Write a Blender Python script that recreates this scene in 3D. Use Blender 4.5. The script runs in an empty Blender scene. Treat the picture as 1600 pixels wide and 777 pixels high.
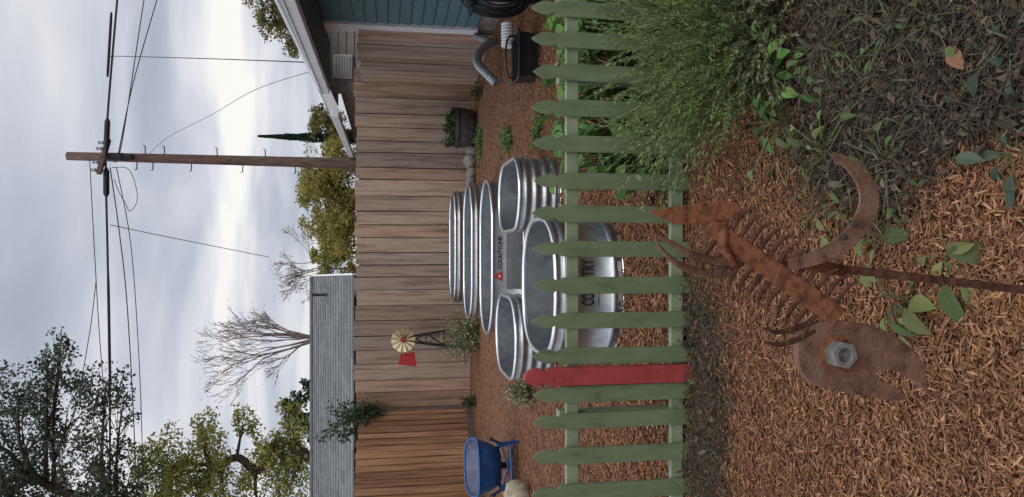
import bpy, math, random
import numpy as np
from mathutils import Vector as V, Matrix, Quaternion
random.seed(7); rng=np.random.default_rng(5)
C=bpy.context.scene.collection
R=math.radians
# ------------------------------------------------------------------ camera
f=1155.0; H=1.5; TH=math.atan(195/1155)
Fv=V((0,math.cos(TH),-math.sin(TH))); Uv=V((0,math.sin(TH),math.cos(TH))); Rv=V((1,0,0))
def ray(px,py): return Fv+Rv*((388.5-py)/f)-Uv*((px-800)/f)
def P(px,py,Y):
    d=ray(px,py); s=Y/d.y; return V((s*d.x,Y,H+s*d.z))
def G(px,py,z=0):
    d=ray(px,py); s=(z-H)/d.z; return V((s*d.x,s*d.y,z))
cam=bpy.data.cameras.new('camera'); co=bpy.data.objects.new('camera',cam); C.objects.link(co)
m=Matrix((( -Uv.x,Rv.x,-Fv.x,0),(-Uv.y,Rv.y,-Fv.y,0),(-Uv.z,Rv.z,-Fv.z,H),(0,0,0,1)))
co.matrix_world=m
cam.sensor_fit='HORIZONTAL'; cam.sensor_width=36; cam.lens=36*f/1600; cam.clip_end=2000; cam.clip_start=.02
bpy.context.scene.camera=co
# ------------------------------------------------------------------ materials
def ramp(nt,cols):
    n=nt.nodes.new('ShaderNodeValToRGB'); e=n.color_ramp.elements
    k=len(cols)
    pos=[c[3] if len(c)>3 else i/(max(k-1,1)) for i,c in enumerate(cols)]
    while len(e)<k: e.new(.5)
    for i,c in enumerate(cols):
        e[i].position=pos[i]; e[i].color=(c[0],c[1],c[2],1)
    return n
def mat(name,cols,scale=8,detail=6,rough=.85,bump=.2,stretch=(1,1,1),island=0,metal=0,trans=0,icols=None,bdist=.01,lo=.3,hi=.7,spec=.3,bscale=None):
    mt=bpy.data.materials.new(name); mt.use_nodes=True; nt=mt.node_tree; N=nt.nodes; L=nt.links
    b=N['Principled BSDF']; out=N['Material Output']
    geo=N.new('ShaderNodeNewGeometry'); mp=N.new('ShaderNodeMapping'); mp.inputs['Scale'].default_value=stretch
    L.new(geo.outputs['Position'],mp.inputs['Vector'])
    nz=N.new('ShaderNodeTexNoise'); nz.inputs['Scale'].default_value=scale; nz.inputs['Detail'].default_value=detail; nz.inputs['Roughness'].default_value=.62
    vec=mp.outputs['Vector']
    if island:
        ad=N.new('ShaderNodeVectorMath'); ad.operation='ADD'
        sc=N.new('ShaderNodeMath'); sc.operation='MULTIPLY'; sc.inputs[1].default_value=37
        L.new(geo.outputs['Random Per Island'],sc.inputs[0]); L.new(vec,ad.inputs[0]); L.new(sc.outputs[0],ad.inputs[1]); vec=ad.outputs[0]
    L.new(vec,nz.inputs['Vector'])
    mr=N.new('ShaderNodeMapRange'); mr.inputs[1].default_value=lo; mr.inputs[2].default_value=hi
    L.new(nz.outputs[0],mr.inputs[0])
    rp=ramp(nt,cols); L.new(mr.outputs[0],rp.inputs[0]); col=rp.outputs[0]
    if icols:
        r2=ramp(nt,icols); L.new(geo.outputs['Random Per Island'],r2.inputs[0])
        mx=N.new('ShaderNodeMixRGB'); mx.blend_type='MULTIPLY'; mx.inputs[0].default_value=1
        L.new(col,mx.inputs[1]); L.new(r2.outputs[0],mx.inputs[2]); col=mx.outputs[0]
    if island:
        hs=N.new('ShaderNodeHueSaturation')
        m2=N.new('ShaderNodeMapRange'); m2.inputs[3].default_value=1-island; m2.inputs[4].default_value=1+island
        wn=N.new('ShaderNodeTexWhiteNoise'); wn.noise_dimensions='1D'; L.new(geo.outputs['Random Per Island'],wn.inputs['W'])
        L.new(wn.outputs['Value'],m2.inputs[0]); L.new(m2.outputs[0],hs.inputs['Value']); L.new(col,hs.inputs['Color']); col=hs.outputs[0]
    L.new(col,b.inputs['Base Color'])
    b.inputs['Roughness'].default_value=rough; b.inputs['Metallic'].default_value=metal
    b.inputs['Specular IOR Level'].default_value=spec
    if bump:
        src=nz
        if bscale:
            src=N.new('ShaderNodeTexNoise'); src.inputs['Scale'].default_value=bscale; src.inputs['Detail'].default_value=5; L.new(vec,src.inputs['Vector'])
        bp=N.new('ShaderNodeBump'); bp.inputs['Strength'].default_value=bump; bp.inputs['Distance'].default_value=bdist
        L.new(src.outputs[0],bp.inputs['Height']); L.new(bp.outputs[0],b.inputs['Normal'])
    if trans:
        t=N.new('ShaderNodeBsdfTranslucent'); L.new(col,t.inputs['Color'])
        ms=N.new('ShaderNodeMixShader'); ms.inputs[0].default_value=trans
        L.new(b.outputs[0],ms.inputs[1]); L.new(t.outputs[0],ms.inputs[2]); L.new(ms.outputs[0],out.inputs['Surface'])
    return mt
mt={}
mt['ground']=mat('mulch_ground',[(.035,.018,.010),(.11,.05,.025),(.21,.10,.05),(.10,.045,.024)],scale=45,detail=8,bump=.9,bdist=.02)
mt['soil']=mat('dark_soil',[(.022,.015,.010),(.055,.037,.025),(.09,.063,.043)],scale=22,detail=9,bump=.9,bdist=.02)
mt['chip']=mat('wood_chip',[(.62,.60,.58),(.95,.95,.95),(1.15,1.13,1.10)],scale=3.2,detail=8,icols=[(.068,.031,.017),(.175,.079,.037),(.305,.145,.066),(.13,.060,.031),(.275,.128,.057),(.40,.225,.118),(.215,.097,.045)],island=.28,bump=0,bdist=.002)
mt['litter']=mat('dry_litter',[(.6,.6,.6),(1.15,1.15,1.15)],scale=5,detail=6,icols=[(.021,.015,.011),(.054,.041,.030),(.095,.074,.055),(.064,.048,.033),(.18,.145,.108)],island=.3,bump=0)
mt['deadleaf']=mat('dead_leaves',[(.8,.8,.8),(1.1,1.1,1.1)],scale=30,icols=[(.042,.031,.021),(.078,.06,.04),(.12,.08,.05),(.065,.062,.036),(.062,.085,.038),(.14,.108,.075)],island=.3,bump=0)
mt['weather']=mat('weathered_board',[(.138,.105,.084),(.242,.184,.146),(.33,.265,.217),(.258,.187,.142)],scale=2.0,detail=8,stretch=(7,7,.5),island=.27,icols=[(1.05,.88,.78),(.90,.90,.92),(1.12,1.04,.98),(1.02,.82,.69),(.72,.70,.69),(1.1,1.02,.95)],bump=.3,bdist=.006)
mt['warmwood']=mat('warm_board',[(.12,.06,.032),(.30,.165,.088),(.40,.24,.14)],scale=2.2,detail=9,stretch=(9,9,.5),island=.3,icols=[(.7,.65,.62),(1,1,1),(1.1,1,.9)],bump=.35,bdist=.008)
mt['oldrail']=mat('old_rail',[(.07,.052,.042),(.14,.105,.085)],scale=5,bump=.3)
mt['picket']=mat('green_paint',[(.080,.112,.058),(.120,.163,.086),(.138,.182,.100),(.168,.208,.126)],scale=7,detail=9,stretch=(3,3,.8),rough=.65,island=.12,bump=.2,bdist=.003,spec=.3)
mt['rail']=mat('pale_green_paint',[(.125,.16,.098),(.185,.228,.142),(.23,.275,.18)],scale=6,detail=9,rough=.65,bump=.12,bdist=.003)
mt['redpaint']=mat('red_paint',[(.20,.030,.028),(.30,.046,.042),(.36,.068,.06)],scale=7,detail=9,rough=.55,bump=.15,bdist=.003)
mt['galv']=mat('galvanized_steel',[(.30,.325,.34),(.38,.405,.42),(.45,.475,.49)],scale=16,detail=4,rough=.40,metal=.92,bump=.02,bdist=.003,spec=.5)
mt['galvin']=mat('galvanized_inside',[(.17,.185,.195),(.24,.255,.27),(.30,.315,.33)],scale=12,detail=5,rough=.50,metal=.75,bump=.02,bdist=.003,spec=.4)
mt['galvrim']=mat('galvanized_rim',[(.62,.645,.66),(.74,.76,.775)],scale=18,rough=.26,metal=.95,bump=.0,bdist=.003)
mt['galvdull']=mat('dull_galvanized',[(.25,.28,.285),(.38,.41,.42)],scale=10,rough=.5,metal=.6,bump=.06)
mt['black']=mat('black_print',[(.010,.010,.011),(.015,.015,.015)],rough=.6,bump=0)
mt['blackplastic']=mat('black_plastic',[(.010,.011,.013),(.022,.023,.026)],rough=.4,bump=.05)
mt['darkgrey']=mat('dark_grey_label',[(.16,.165,.17),(.22,.225,.23)],rough=.5,bump=0)
mt['redprint']=mat('red_print',[(.45,.03,.02),(.55,.04,.03)],rough=.5,bump=0)
mt['whiteprint']=mat('white_print',[(.7,.7,.7),(.8,.8,.8)],rough=.5,bump=0)
mt['rust']=mat('rust',[(.045,.021,.013),(.135,.053,.026),(.235,.092,.042),(.12,.06,.04)],scale=42,detail=10,rough=.85,metal=.08,bump=.8,bdist=.003,bscale=150)
mt['rustlight']=mat('rust_light',[(.058,.031,.023),(.125,.066,.045),(.185,.10,.068),(.155,.115,.098)],scale=30,detail=10,rough=.8,metal=.12,bump=.8,bdist=.003,bscale=120)
mt['rustdark_shade']=mat('rust_dark_and_shade',[(.030,.015,.011),(.08,.034,.021),(.135,.06,.036)],scale=50,detail=9,rough=.8,metal=.15,bump=.6,bdist=.002,bscale=200)  # dark rust for the stake; on the tines the darkness is painted-in shade
mt['nut']=mat('zinc_nut',[(.085,.085,.082),(.19,.195,.19),(.25,.26,.255),(.16,.095,.06)],scale=55,detail=8,rough=.55,metal=.5,bump=.3,bdist=.001)
mt['hole']=mat('dark_hole',[(.02,.02,.02),(.05,.045,.04)],rough=.9,bump=0)
mt['blue']=mat('blue_paint',[(.012,.055,.17),(.02,.08,.24),(.03,.105,.29)],scale=9,rough=.45,bump=.08)
mt['trayin']=mat('worn_tray',[(.05,.06,.11),(.095,.10,.15),(.15,.145,.175)],scale=7,detail=8,rough=.7,bump=.1)
mt['teal']=mat('teal_siding',[(.062,.125,.145),(.082,.158,.18),(.095,.178,.20)],scale=5,stretch=(1,1,4),rough=.65,island=.06,bump=.1)
mt['white']=mat('white_trim',[(.56,.57,.58),(.7,.71,.72)],scale=4,rough=.6,bump=.05)
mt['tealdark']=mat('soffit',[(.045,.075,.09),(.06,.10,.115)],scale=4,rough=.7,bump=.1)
mt['beige']=mat('beige_siding',[(.26,.235,.21),(.33,.30,.27)],scale=5,rough=.7,island=.05,bump=.1)
mt['shingle']=mat('grey_shingle',[(.10,.108,.113),(.155,.165,.17),(.20,.21,.215)],scale=9,detail=9,rough=.9,island=.16,bump=.4,bdist=.01)
mt['pole']=mat('pole_wood',[(.055,.035,.028),(.12,.078,.06),(.17,.115,.09)],scale=6,detail=8,stretch=(3,3,.5),bump=.4)
mt['wire']=mat('wire',[(.018,.019,.022),(.03,.03,.034)],rough=.6,bump=0)
mt['bark']=mat('bark',[(.03,.022,.017),(.075,.055,.043),(.11,.085,.068)],scale=9,detail=8,bump=.6,bdist=.02)
mt['barkred']=mat('bark_red',[(.14,.105,.09),(.26,.20,.175)],scale=9,detail=8,bump=.4)
mt['barkpale']=mat('bark_pale',[(.18,.145,.125),(.29,.24,.205)],scale=9,detail=8,bump=.4)
def leafm(name,ic,isl=.35,tr=.3): return mat(name,[(.8,.8,.8),(1.15,1.15,1.15)],scale=1.2,detail=3,icols=ic,island=isl,bump=0,rough=.6,trans=tr)
mt['oak']=leafm('oak_leaves',[(.040,.060,.040),(.075,.106,.066),(.12,.148,.095)])
mt['yel']=leafm('yellow_green_leaves',[(.21,.24,.06),(.35,.36,.09),(.46,.41,.12)],tr=.4)
mt['olive']=leafm('olive_leaves',[(.19,.20,.05),(.33,.31,.08),(.45,.37,.11)],tr=.4)
mt['dk']=leafm('dark_leaves',[(.022,.050,.022),(.042,.078,.034)])
mt['cyp']=leafm('cypress_leaves',[(.016,.042,.03),(.03,.07,.048)])
mt['autumn']=leafm('autumn_leaves',[(.11,.14,.045),(.20,.21,.065),(.29,.19,.075)],tr=.4)
mt['russet']=leafm('russet_leaves',[(.17,.09,.06),(.26,.15,.09),(.28,.2,.08)])
mt['vine']=leafm('vine_leaves',[(.03,.065,.026),(.06,.105,.042)])
mt['herb']=leafm('herb_needles',[(.13,.20,.065),(.23,.325,.115),(.32,.40,.17)],tr=.35)
mt['greyherb']=leafm('grey_herb_leaves',[(.13,.155,.08),(.23,.255,.14),(.31,.31,.18)])
mt['broad']=leafm('broad_green_leaves',[(.07,.17,.038),(.125,.26,.06),(.20,.34,.09)],.25,.35)
mt['low']=leafm('low_weed_leaves',[(.045,.075,.026),(.08,.125,.042),(.125,.16,.062)],.3,.25)
mt['dryweed']=leafm('dry_weed_blades',[(.07,.065,.035),(.13,.11,.07),(.09,.11,.05)],.3,.2)
mt['yleaf']=leafm('yellowing_leaves',[(.075,.115,.036),(.14,.18,.052),(.23,.225,.075)],.35)
mt['gleaf']=leafm('grey_green_leaves',[(.055,.085,.055),(.095,.13,.085)],.25)
mt['brownleaf']=leafm('brown_leaf',[(.26,.12,.06),(.3,.15,.08)],.1)
mt['stem']=mat('stems',[(.06,.075,.03),(.11,.12,.055)],scale=10,bump=0)
mt['twig']=mat('twigs',[(.07,.05,.035),(.14,.105,.075)],scale=10,bump=0)
mt['barrel']=mat('dark_barrel',[(.045,.038,.034),(.10,.088,.078)],scale=12,stretch=(4,4,1),bump=.4)
mt['stone']=mat('stone',[(.10,.085,.075),(.2,.175,.155),(.27,.24,.21)],scale=14,detail=8,bump=.5)
mt['sack']=mat('sack_cloth',[(.26,.22,.16),(.42,.37,.28)],scale=18,detail=7,bump=.4)
mt['cream']=mat('cream_paint',[(.55,.48,.25),(.68,.6,.34)],scale=20,rough=.5,bump=.05)
mt['wred']=mat('tail_red',[(.30,.02,.02),(.40,.035,.03)],scale=20,rough=.45,bump=.05)
# ------------------------------------------------------------------ mesh builder
ORG={}
class MB:
    def __init__(s): s.v=[]; s.f=[]
    def add(s,vs,fs):
        k=len(s.v); s.v+= [tuple(x) for x in vs]; s.f+=[tuple(i+k for i in q) for q in fs]; return s
    def box(s,c,size,rot=None):
        sx,sy,sz=[a/2 for a in size]; vs=[]
        for x,y,z in ((-1,-1,-1),(1,-1,-1),(1,1,-1),(-1,1,-1),(-1,-1,1),(1,-1,1),(1,1,1),(-1,1,1)):
            p=V((x*sx,y*sy,z*sz))
            if rot is not None: p=rot@p
            vs.append(p+V(c))
        return s.add(vs,[(0,3,2,1),(4,5,6,7),(0,1,5,4),(1,2,6,5),(2,3,7,6),(3,0,4,7)])
    def bar(s,a,b,w,t,up=V((0,0,1))):
        a=V(a);b=V(b); d=(b-a); L=d.length; d.normalize(); x=d.cross(V(up)); 
        if x.length<1e-4: x=d.cross(V((0,1,0)))
        x.normalize(); y=x.cross(d)
        rot=Matrix((x,d,y)).transposed()
        return s.box((a+b)/2,(w,L,t),rot)
    def tube(s,pts,r,seg=8,cap=True):
        pts=[V(p) for p in pts]; n=len(pts)
        if not hasattr(r,'__len__'): r=[r]*n
        k=len(s.v); prev=None
        for i,p in enumerate(pts):
            t=(pts[min(i+1,n-1)]-pts[max(i-1,0)])
            if t.length<1e-9: t=V((0,0,1))
            t.normalize()
            if prev is None:
                a=V((0,0,1)) if abs(t.z)<.9 else V((1,0,0)); u=t.cross(a).normalized()
            else:
                u=prev-t*prev.dot(t)
                if u.length<1e-6: u=t.cross(V((0,0,1)))
                u.normalize()
            prev=u; w=t.cross(u)
            for j in range(seg):
                an=2*math.pi*j/seg; s.v.append(tuple(p+(u*math.cos(an)+w*math.sin(an))*r[i]))
        for i in range(n-1):
            for j in range(seg):
                s.f.append((k+i*seg+j,k+i*seg+(j+1)%seg,k+(i+1)*seg+(j+1)%seg,k+(i+1)*seg+j))
        if cap:
            s.f.append(tuple(k+j for j in reversed(range(seg)))); s.f.append(tuple(k+(n-1)*seg+j for j in range(seg)))
        return s
    def closed_tube(s,pts,r,seg=8):
        pts=[V(p) for p in pts]; n=len(pts); k=len(s.v)
        for i,p in enumerate(pts):
            t=(pts[(i+1)%n]-pts[i-1]).normalized(); u=V((0,0,1)); u=(u-t*u.dot(t)).normalized(); w=t.cross(u)
            for j in range(seg):
                an=2*math.pi*j/seg; s.v.append(tuple(p+(u*math.cos(an)+w*math.sin(an))*r))
        for i in range(n):
            i2=(i+1)%n
            for j in range(seg): s.f.append((k+i*seg+j,k+i*seg+(j+1)%seg,k+i2*seg+(j+1)%seg,k+i2*seg+j))
        return s
    def loft(s,loops,cap0=False,cap1=False):
        n=len(loops[0]); k=len(s.v)
        for l in loops: s.v+=[tuple(q) for q in l]
        for i in range(len(loops)-1):
            for j in range(n): s.f.append((k+i*n+j,k+i*n+(j+1)%n,k+(i+1)*n+(j+1)%n,k+(i+1)*n+j))
        if cap0: s.f.append(tuple(k+j for j in reversed(range(n))))
        if cap1: s.f.append(tuple(k+(len(loops)-1)*n+j for j in range(n)))
        return s
    def prism(s,front,back):
        n=len(front); k=len(s.v); s.v+=[tuple(p) for p in front]+[tuple(p) for p in back]
        s.f.append(tuple(k+i for i in range(n))); s.f.append(tuple(k+n+i for i in reversed(range(n))))
        for i in range(n): s.f.append((k+i,k+n+i,k+n+(i+1)%n,k+(i+1)%n))
        return s
    def build(s,name,m,parent=None,base=None,smooth=False,bevel=0):
        me=bpy.data.meshes.new(name)
        if parent is not None: o0=ORG[parent]
        else: o0=V(base) if base is not None else V((0,0,0))
        me.from_pydata([(a-o0.x,b-o0.y,c-o0.z) for a,b,c in s.v],[],s.f); me.update()
        if smooth: me.polygons.foreach_set('use_smooth',[True]*len(me.polygons))
        me.materials.append(mt[m] if isinstance(m,str) else m)
        o=bpy.data.objects.new(name,me); C.objects.link(o)
        if parent is not None: o.parent=parent
        else: o.location=o0
        ORG[o]=o0
        if bevel:
            b=o.modifiers.new('bevel','BEVEL'); b.width=bevel; b.segments=2; b.limit_method='ANGLE'
        return o
def tag(o,label=None,cat=None,group=None,kind=None):
    if label:o['label']=label
    if cat:o['category']=cat
    if group:o['group']=group
    if kind:o['kind']=kind
    return o
def thing(name,loc,label,cat,group=None):
    o=bpy.data.objects.new(name,None); C.objects.link(o); o.location=loc; ORG[o]=V(loc); o.empty_display_size=.1
    return tag(o,label,cat,group)
def spline(pts,n=8):
    pts=[V(p) for p in pts]; out=[]
    for i in range(len(pts)-1):
        p0=pts[max(i-1,0)];p1=pts[i];p2=pts[i+1];p3=pts[min(i+2,len(pts)-1)]
        for k in range(n):
            t=k/n
            out.append(.5*((2*p1)+(p2-p0)*t+(2*p0-5*p1+4*p2-p3)*t*t+(3*p1-p0-3*p2+p3)*t**3))
    out.append(pts[-1]); return out
def rv(): 
    while 1:
        v=V((random.uniform(-1,1),random.uniform(-1,1),random.uniform(-1,1)))
        if .05<v.length<1: return v
def card(mb,p,L,W,d=None):
    d=(d or rv()).normalized(); n=d.cross(rv()).normalized(); 
    mb.add([p,p+d*L*.5+n*W*.5,p+d*L,p+d*L*.5-n*W*.5],[(0,1,2,3)])
def leaf(mb,p,d,L,W,droop=.3,fold=.25):
    d=V(d).normalized(); up=V((0,0,1)); side=d.cross(up)
    if side.length<.05: side=V((1,0,0))
    side.normalize(); q=Quaternion(d,random.uniform(-.5,.5)); side=q@side; nrm=side.cross(d).normalized()
    ws=[.12,.75,1,.72,.02]; vs=[]
    for i,w in enumerate(ws):
        t=i/4; c=p+d*L*t+V((0,0,-droop*L*t*t)); e=W*.5*w
        vs+= [c-side*e+nrm*e*fold,c,c+side*e+nrm*e*fold]
    fs=[]
    for i in range(4):
        a=i*3; fs+=[(a,a+1,a+4,a+3),(a+1,a+2,a+5,a+4)]
    mb.add(vs,fs)
# ------------------------------------------------------------------ world
w=bpy.data.worlds.new('World'); bpy.context.scene.world=w; w.use_nodes=True; nt=w.node_tree; N=nt.nodes; L=nt.links
N.clear(); out=N.new('ShaderNodeOutputWorld')
sky=N.new('ShaderNodeTexSky'); sky.sky_type='NISHITA'; sky.sun_disc=False
b1=N.new('ShaderNodeBackground'); b1.inputs[1].default_value=.08; L.new(sky.outputs[0],b1.inputs[0])
tc=N.new('ShaderNodeTexCoord'); sp=N.new('ShaderNodeSeparateXYZ'); L.new(tc.outputs['Generated'],sp.inputs[0])
za=N.new('ShaderNodeMath'); za.operation='ADD'; za.inputs[1].default_value=.18; 
zm=N.new('ShaderNodeMath'); zm.operation='MAXIMUM'; zm.inputs[1].default_value=0; L.new(sp.outputs[2],zm.inputs[0]); L.new(zm.outputs[0],za.inputs[0])
def math2(op,a,b):
    n=N.new('ShaderNodeMath'); n.operation=op
    for i,x in enumerate((a,b)):
        if isinstance(x,(int,float)): n.inputs[i].default_value=x
        else: L.new(x,n.inputs[i])
    return n.outputs[0]
cx=math2('DIVIDE',sp.outputs[0],za.outputs[0]); cy=math2('DIVIDE',sp.outputs[1],za.outputs[0])
cb=N.new('ShaderNodeCombineXYZ'); L.new(cx,cb.inputs[0]); L.new(cy,cb.inputs[1])
n1=N.new('ShaderNodeTexNoise'); n1.inputs['Scale'].default_value=1.35; n1.inputs['Detail'].default_value=7; n1.inputs['Roughness'].default_value=.5; n1.inputs['Distortion'].default_value=.4
mpw=N.new('ShaderNodeMapping'); mpw.inputs['Location'].default_value=(3.1,.4,0); mpw.inputs['Scale'].default_value=(.85,1.45,1); L.new(cb.outputs[0],mpw.inputs[0]); L.new(mpw.outputs[0],n1.inputs['Vector'])
dz=math2('SUBTRACT',sp.outputs[2],.19); dz2=math2('MULTIPLY',dz,dz); ex=math2('MULTIPLY',dz2,-260.0); band=math2('EXPONENT',ex,0)
rx=math2('ADD',math2('MULTIPLY',sp.outputs[0],1.5),.75); rxc=N.new('ShaderNodeClamp'); L.new(rx,rxc.inputs[0]); rxc.inputs[1].default_value=.3; rxc.inputs[2].default_value=1
bandx=math2('MULTIPLY',band,rxc.outputs[0])
nn=N.new('ShaderNodeMapRange'); nn.inputs[1].default_value=.35; nn.inputs[2].default_value=.64; L.new(n1.outputs[0],nn.inputs[0])
tot=math2('ADD',math2('MULTIPLY',nn.outputs[0],.72),math2('MULTIPLY',bandx,.46))
cr=ramp(nt,[(.42,.455,.53,0),(.52,.56,.645,.25),(.68,.70,.765,.5),(.89,.885,.905,.78),(1.04,1.015,.96,1)]); L.new(tot,cr.inputs[0])
zr_=N.new('ShaderNodeMapRange'); zr_.interpolation_type='SMOOTHSTEP'; zr_.inputs[1].default_value=.44; zr_.inputs[2].default_value=.85; zr_.inputs[3].default_value=1.0; zr_.inputs[4].default_value=2.4; L.new(sp.outputs[2],zr_.inputs[0])
b2=N.new('ShaderNodeBackground'); L.new(zr_.outputs[0],b2.inputs[1]); L.new(cr.outputs[0],b2.inputs[0])
mx=N.new('ShaderNodeMixShader'); mx.inputs[0].default_value=.92; L.new(b1.outputs[0],mx.inputs[1]); L.new(b2.outputs[0],mx.inputs[2]); L.new(mx.outputs[0],out.inputs[0])
sl=bpy.data.lights.new('sun','SUN'); sl.energy=1.1; sl.angle=R(35); sl.color=(1,.95,.88); so=bpy.data.objects.new('sun',sl); C.objects.link(so)
az=R(155); el=R(52); dirv=V((math.sin(az)*math.cos(el),math.cos(az)*math.cos(el),math.sin(el))); so.rotation_euler=dirv.to_track_quat('Z','Y').to_euler()
sky.sun_elevation=el; sky.sun_rotation=az
vs=bpy.context.scene.view_settings; vs.view_transform='Standard'; vs.look='None'; vs.exposure=0
# ------------------------------------------------------------------ ground
g=MB(); g.add([(-600,-600,0),(600,-600,0),(600,600,0),(-600,600,0)],[(0,1,2,3)]); tag(g.build('ground','ground'),kind='structure')
def patch(pix,z,name,m):
    pts=[]; n=len(pix)
    base=[G(*p) for p in pix]
    for i in range(n):
        a=base[i]; b=base[(i+1)%n]
        for k in range(6):
            p=a.lerp(b,k/6); p+=V((random.uniform(-.05,.05),random.uniform(-.05,.05),0)); p.z=z; pts.append(p)
    o=MB(); o.add(pts,[tuple(range(len(pts)))[::-1]]); tag(o.build(name,m),kind='structure')
DARK1=[(1190,-80),(1240,60),(1235,190),(1290,310),(1400,350),(1460,260),(1530,210),(1700,150),(1800,-200),(1300,-220)]
DARK2=[(1072,420),(1112,440),(1130,520),(1145,640),(1135,777),(1125,900),(1076,900)]
patch(DARK1,.004,'soil_bed','soil'); patch(DARK2,.004,'soil_strip','soil')
def inpoly(x,y,poly):
    c=np.zeros(x.shape,bool); n=len(poly)
    for i in range(n):
        x1,y1=poly[i]; x2,y2=poly[(i+1)%n]
        if y1==y2: continue
        cond=((y1>y)!=(y2>y))&(x<(x2-x1)*(y-y1)/(y2-y1)+x1); c^=cond
    return c
def softdark(px,py):
    jx=px+rng.normal(0,18,px.shape); jy=py+rng.normal(0,28,px.shape)
    return inpoly(jx,jy,DARK1)|inpoly(px+rng.normal(0,12,px.shape),jy,DARK2)
def Gnp(px,py):
    r=(388.5-py)/f; dn=(px-800)/f
    dx=r; dy=Fv.y-dn*Uv.y; dzz=Fv.z-dn*Uv.z; s=-H/dzz; return s*dx,s*dy
def chipmesh(name,m,px,py,Lr,Wr,Tr,zr,tilt,bendk=.05):
    n=len(px); x,y=Gnp(px,py); z=rng.uniform(*zr,n)
    L_=rng.uniform(*Lr,n)*rng.choice([.5,.8,1,1.35],n); W_=rng.uniform(*Wr,n)*rng.choice([.6,.9,1,1.5],n); T_=rng.uniform(*Tr,n)
    yaw=rng.uniform(0,2*np.pi,n); pit=rng.normal(0,tilt,n); rol=rng.normal(0,tilt*1.5,n)
    cyw,syw=np.cos(yaw),np.sin(yaw); cp,spp=np.cos(pit),np.sin(pit); crr,sr=np.cos(rol),np.sin(rol)
    ax=np.stack([cyw*cp,syw*cp,spp],1); bx0=np.stack([-syw,cyw,0*yaw],1); cz0=np.cross(ax,bx0)
    bx=bx0*crr[:,None]+cz0*sr[:,None]; cz=-bx0*sr[:,None]+cz0*crr[:,None]
    ctr=np.stack([x,y,z+np.abs(spp)*L_*.3],1)
    t1=rng.uniform(.25,1,n); t2=rng.uniform(.25,1,n); bend=rng.normal(0,bendk,n)*W_*3
    vs=[]
    for (a,b,c) in ((-1,-1,-1),(-1,1,-1),(-1,1,1),(-1,-1,1),(0,-1,-1),(0,1,-1),(0,1,1),(0,-1,1),(1,-1,-1),(1,1,-1),(1,1,1),(1,-1,1)):
        wt=t1 if a==-1 else (t2 if a==1 else 1.0)
        off=bend if a==0 else 0
        vs.append(ctr+ax*(a*L_*.5)[:,None]+bx*(b*W_*.5*wt+off)[:,None]+cz*(c*T_*.5)[:,None])
    vv=np.stack(vs,1).reshape(-1,3)
    vv[:,2]=np.maximum(vv[:,2],.001)
    q=np.array([(3,2,1,0),(8,9,10,11),(0,1,5,4),(1,2,6,5),(2,3,7,6),(3,0,4,7),(4,5,9,8),(5,6,10,9),(6,7,11,10),(7,4,8,11)])
    ff=(q[None]+(np.arange(n)*12)[:,None,None]).reshape(-1)
    me=bpy.data.meshes.new(name); me.vertices.add(len(vv)); me.vertices.foreach_set('co',vv.ravel().astype(np.float32))
    nf=n*10; me.loops.add(nf*4); me.loops.foreach_set('vertex_index',ff.astype(np.int32)); me.polygons.add(nf)
    me.polygons.foreach_set('loop_start',np.arange(0,nf*4,4,dtype=np.int32)); me.update(calc_edges=True)
    me.materials.append(mt[m]); o=bpy.data.objects.new(name,me); C.objects.link(o); ORG[o]=V((0,0,0)); return o
# foreground mulch
n=104000; px=rng.uniform(1060,1720,n); py=rng.uniform(-200,980,n)
x,y=Gnp(px,py)
keep=rng.uniform(0,1,n)<np.clip((y/2.6)**1.0,.5,1)
dk=softdark(px,py); keep&=(~dk)|(rng.uniform(0,1,n)<.16)
px,py=px[keep],py[keep]
tag(chipmesh('wood_chips','chip',px,py,(.012,.042),(.0022,.0064),(.0015,.0035),(.003,.024),.14,.07),'loose orange brown wood chip mulch covering the ground before the picket fence','mulch',kind='stuff')
n=60000; px=710+ (1075-710)*rng.uniform(0,1,n)**.9; py=rng.uniform(-160,940,n)
tag(chipmesh('yard_wood_chips','chip',px,py,(.022,.058),(.0045,.010),(.003,.006),(.003,.03),.16),'wood chip mulch covering the yard behind the picket fence','mulch',kind='stuff')
# dry litter
n=36000; px=rng.uniform(1070,1720,n); py=rng.uniform(-200,900,n); dk=softdark(px,py); px,py=px[dk],py[dk]
tag(chipmesh('dry_litter','litter',px,py,(.02,.10),(.0010,.0036),(.001,.0025),(.006,.050),.32,.14),'dark brown dry stalks and straw tangled on the dark soil','dead plant litter',kind='stuff')
mb=MB(); k_=0
while k_<3300:
    a_=random.uniform(1075,1640); b_=random.uniform(-120,860); A_=np.array([a_+random.gauss(0,16)]);B_=np.array([b_+random.gauss(0,24)])
    if not (inpoly(A_,B_,DARK1)[0] or inpoly(A_,B_,DARK2)[0]): continue
    k_+=1
    q=G(a_,b_)+V((0,0,random.uniform(.012,.05))); l=random.uniform(.012,.045); d=rv(); d.z*=.5; leaf(mb,q,d,l,l*random.uniform(.25,.6),random.uniform(-.5,.7),random.uniform(.2,1.1))
tag(mb.build('dead_leaves','deadleaf'),'small dull withered leaves strewn over the dark soil','dead plant litter',kind='stuff')
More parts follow.
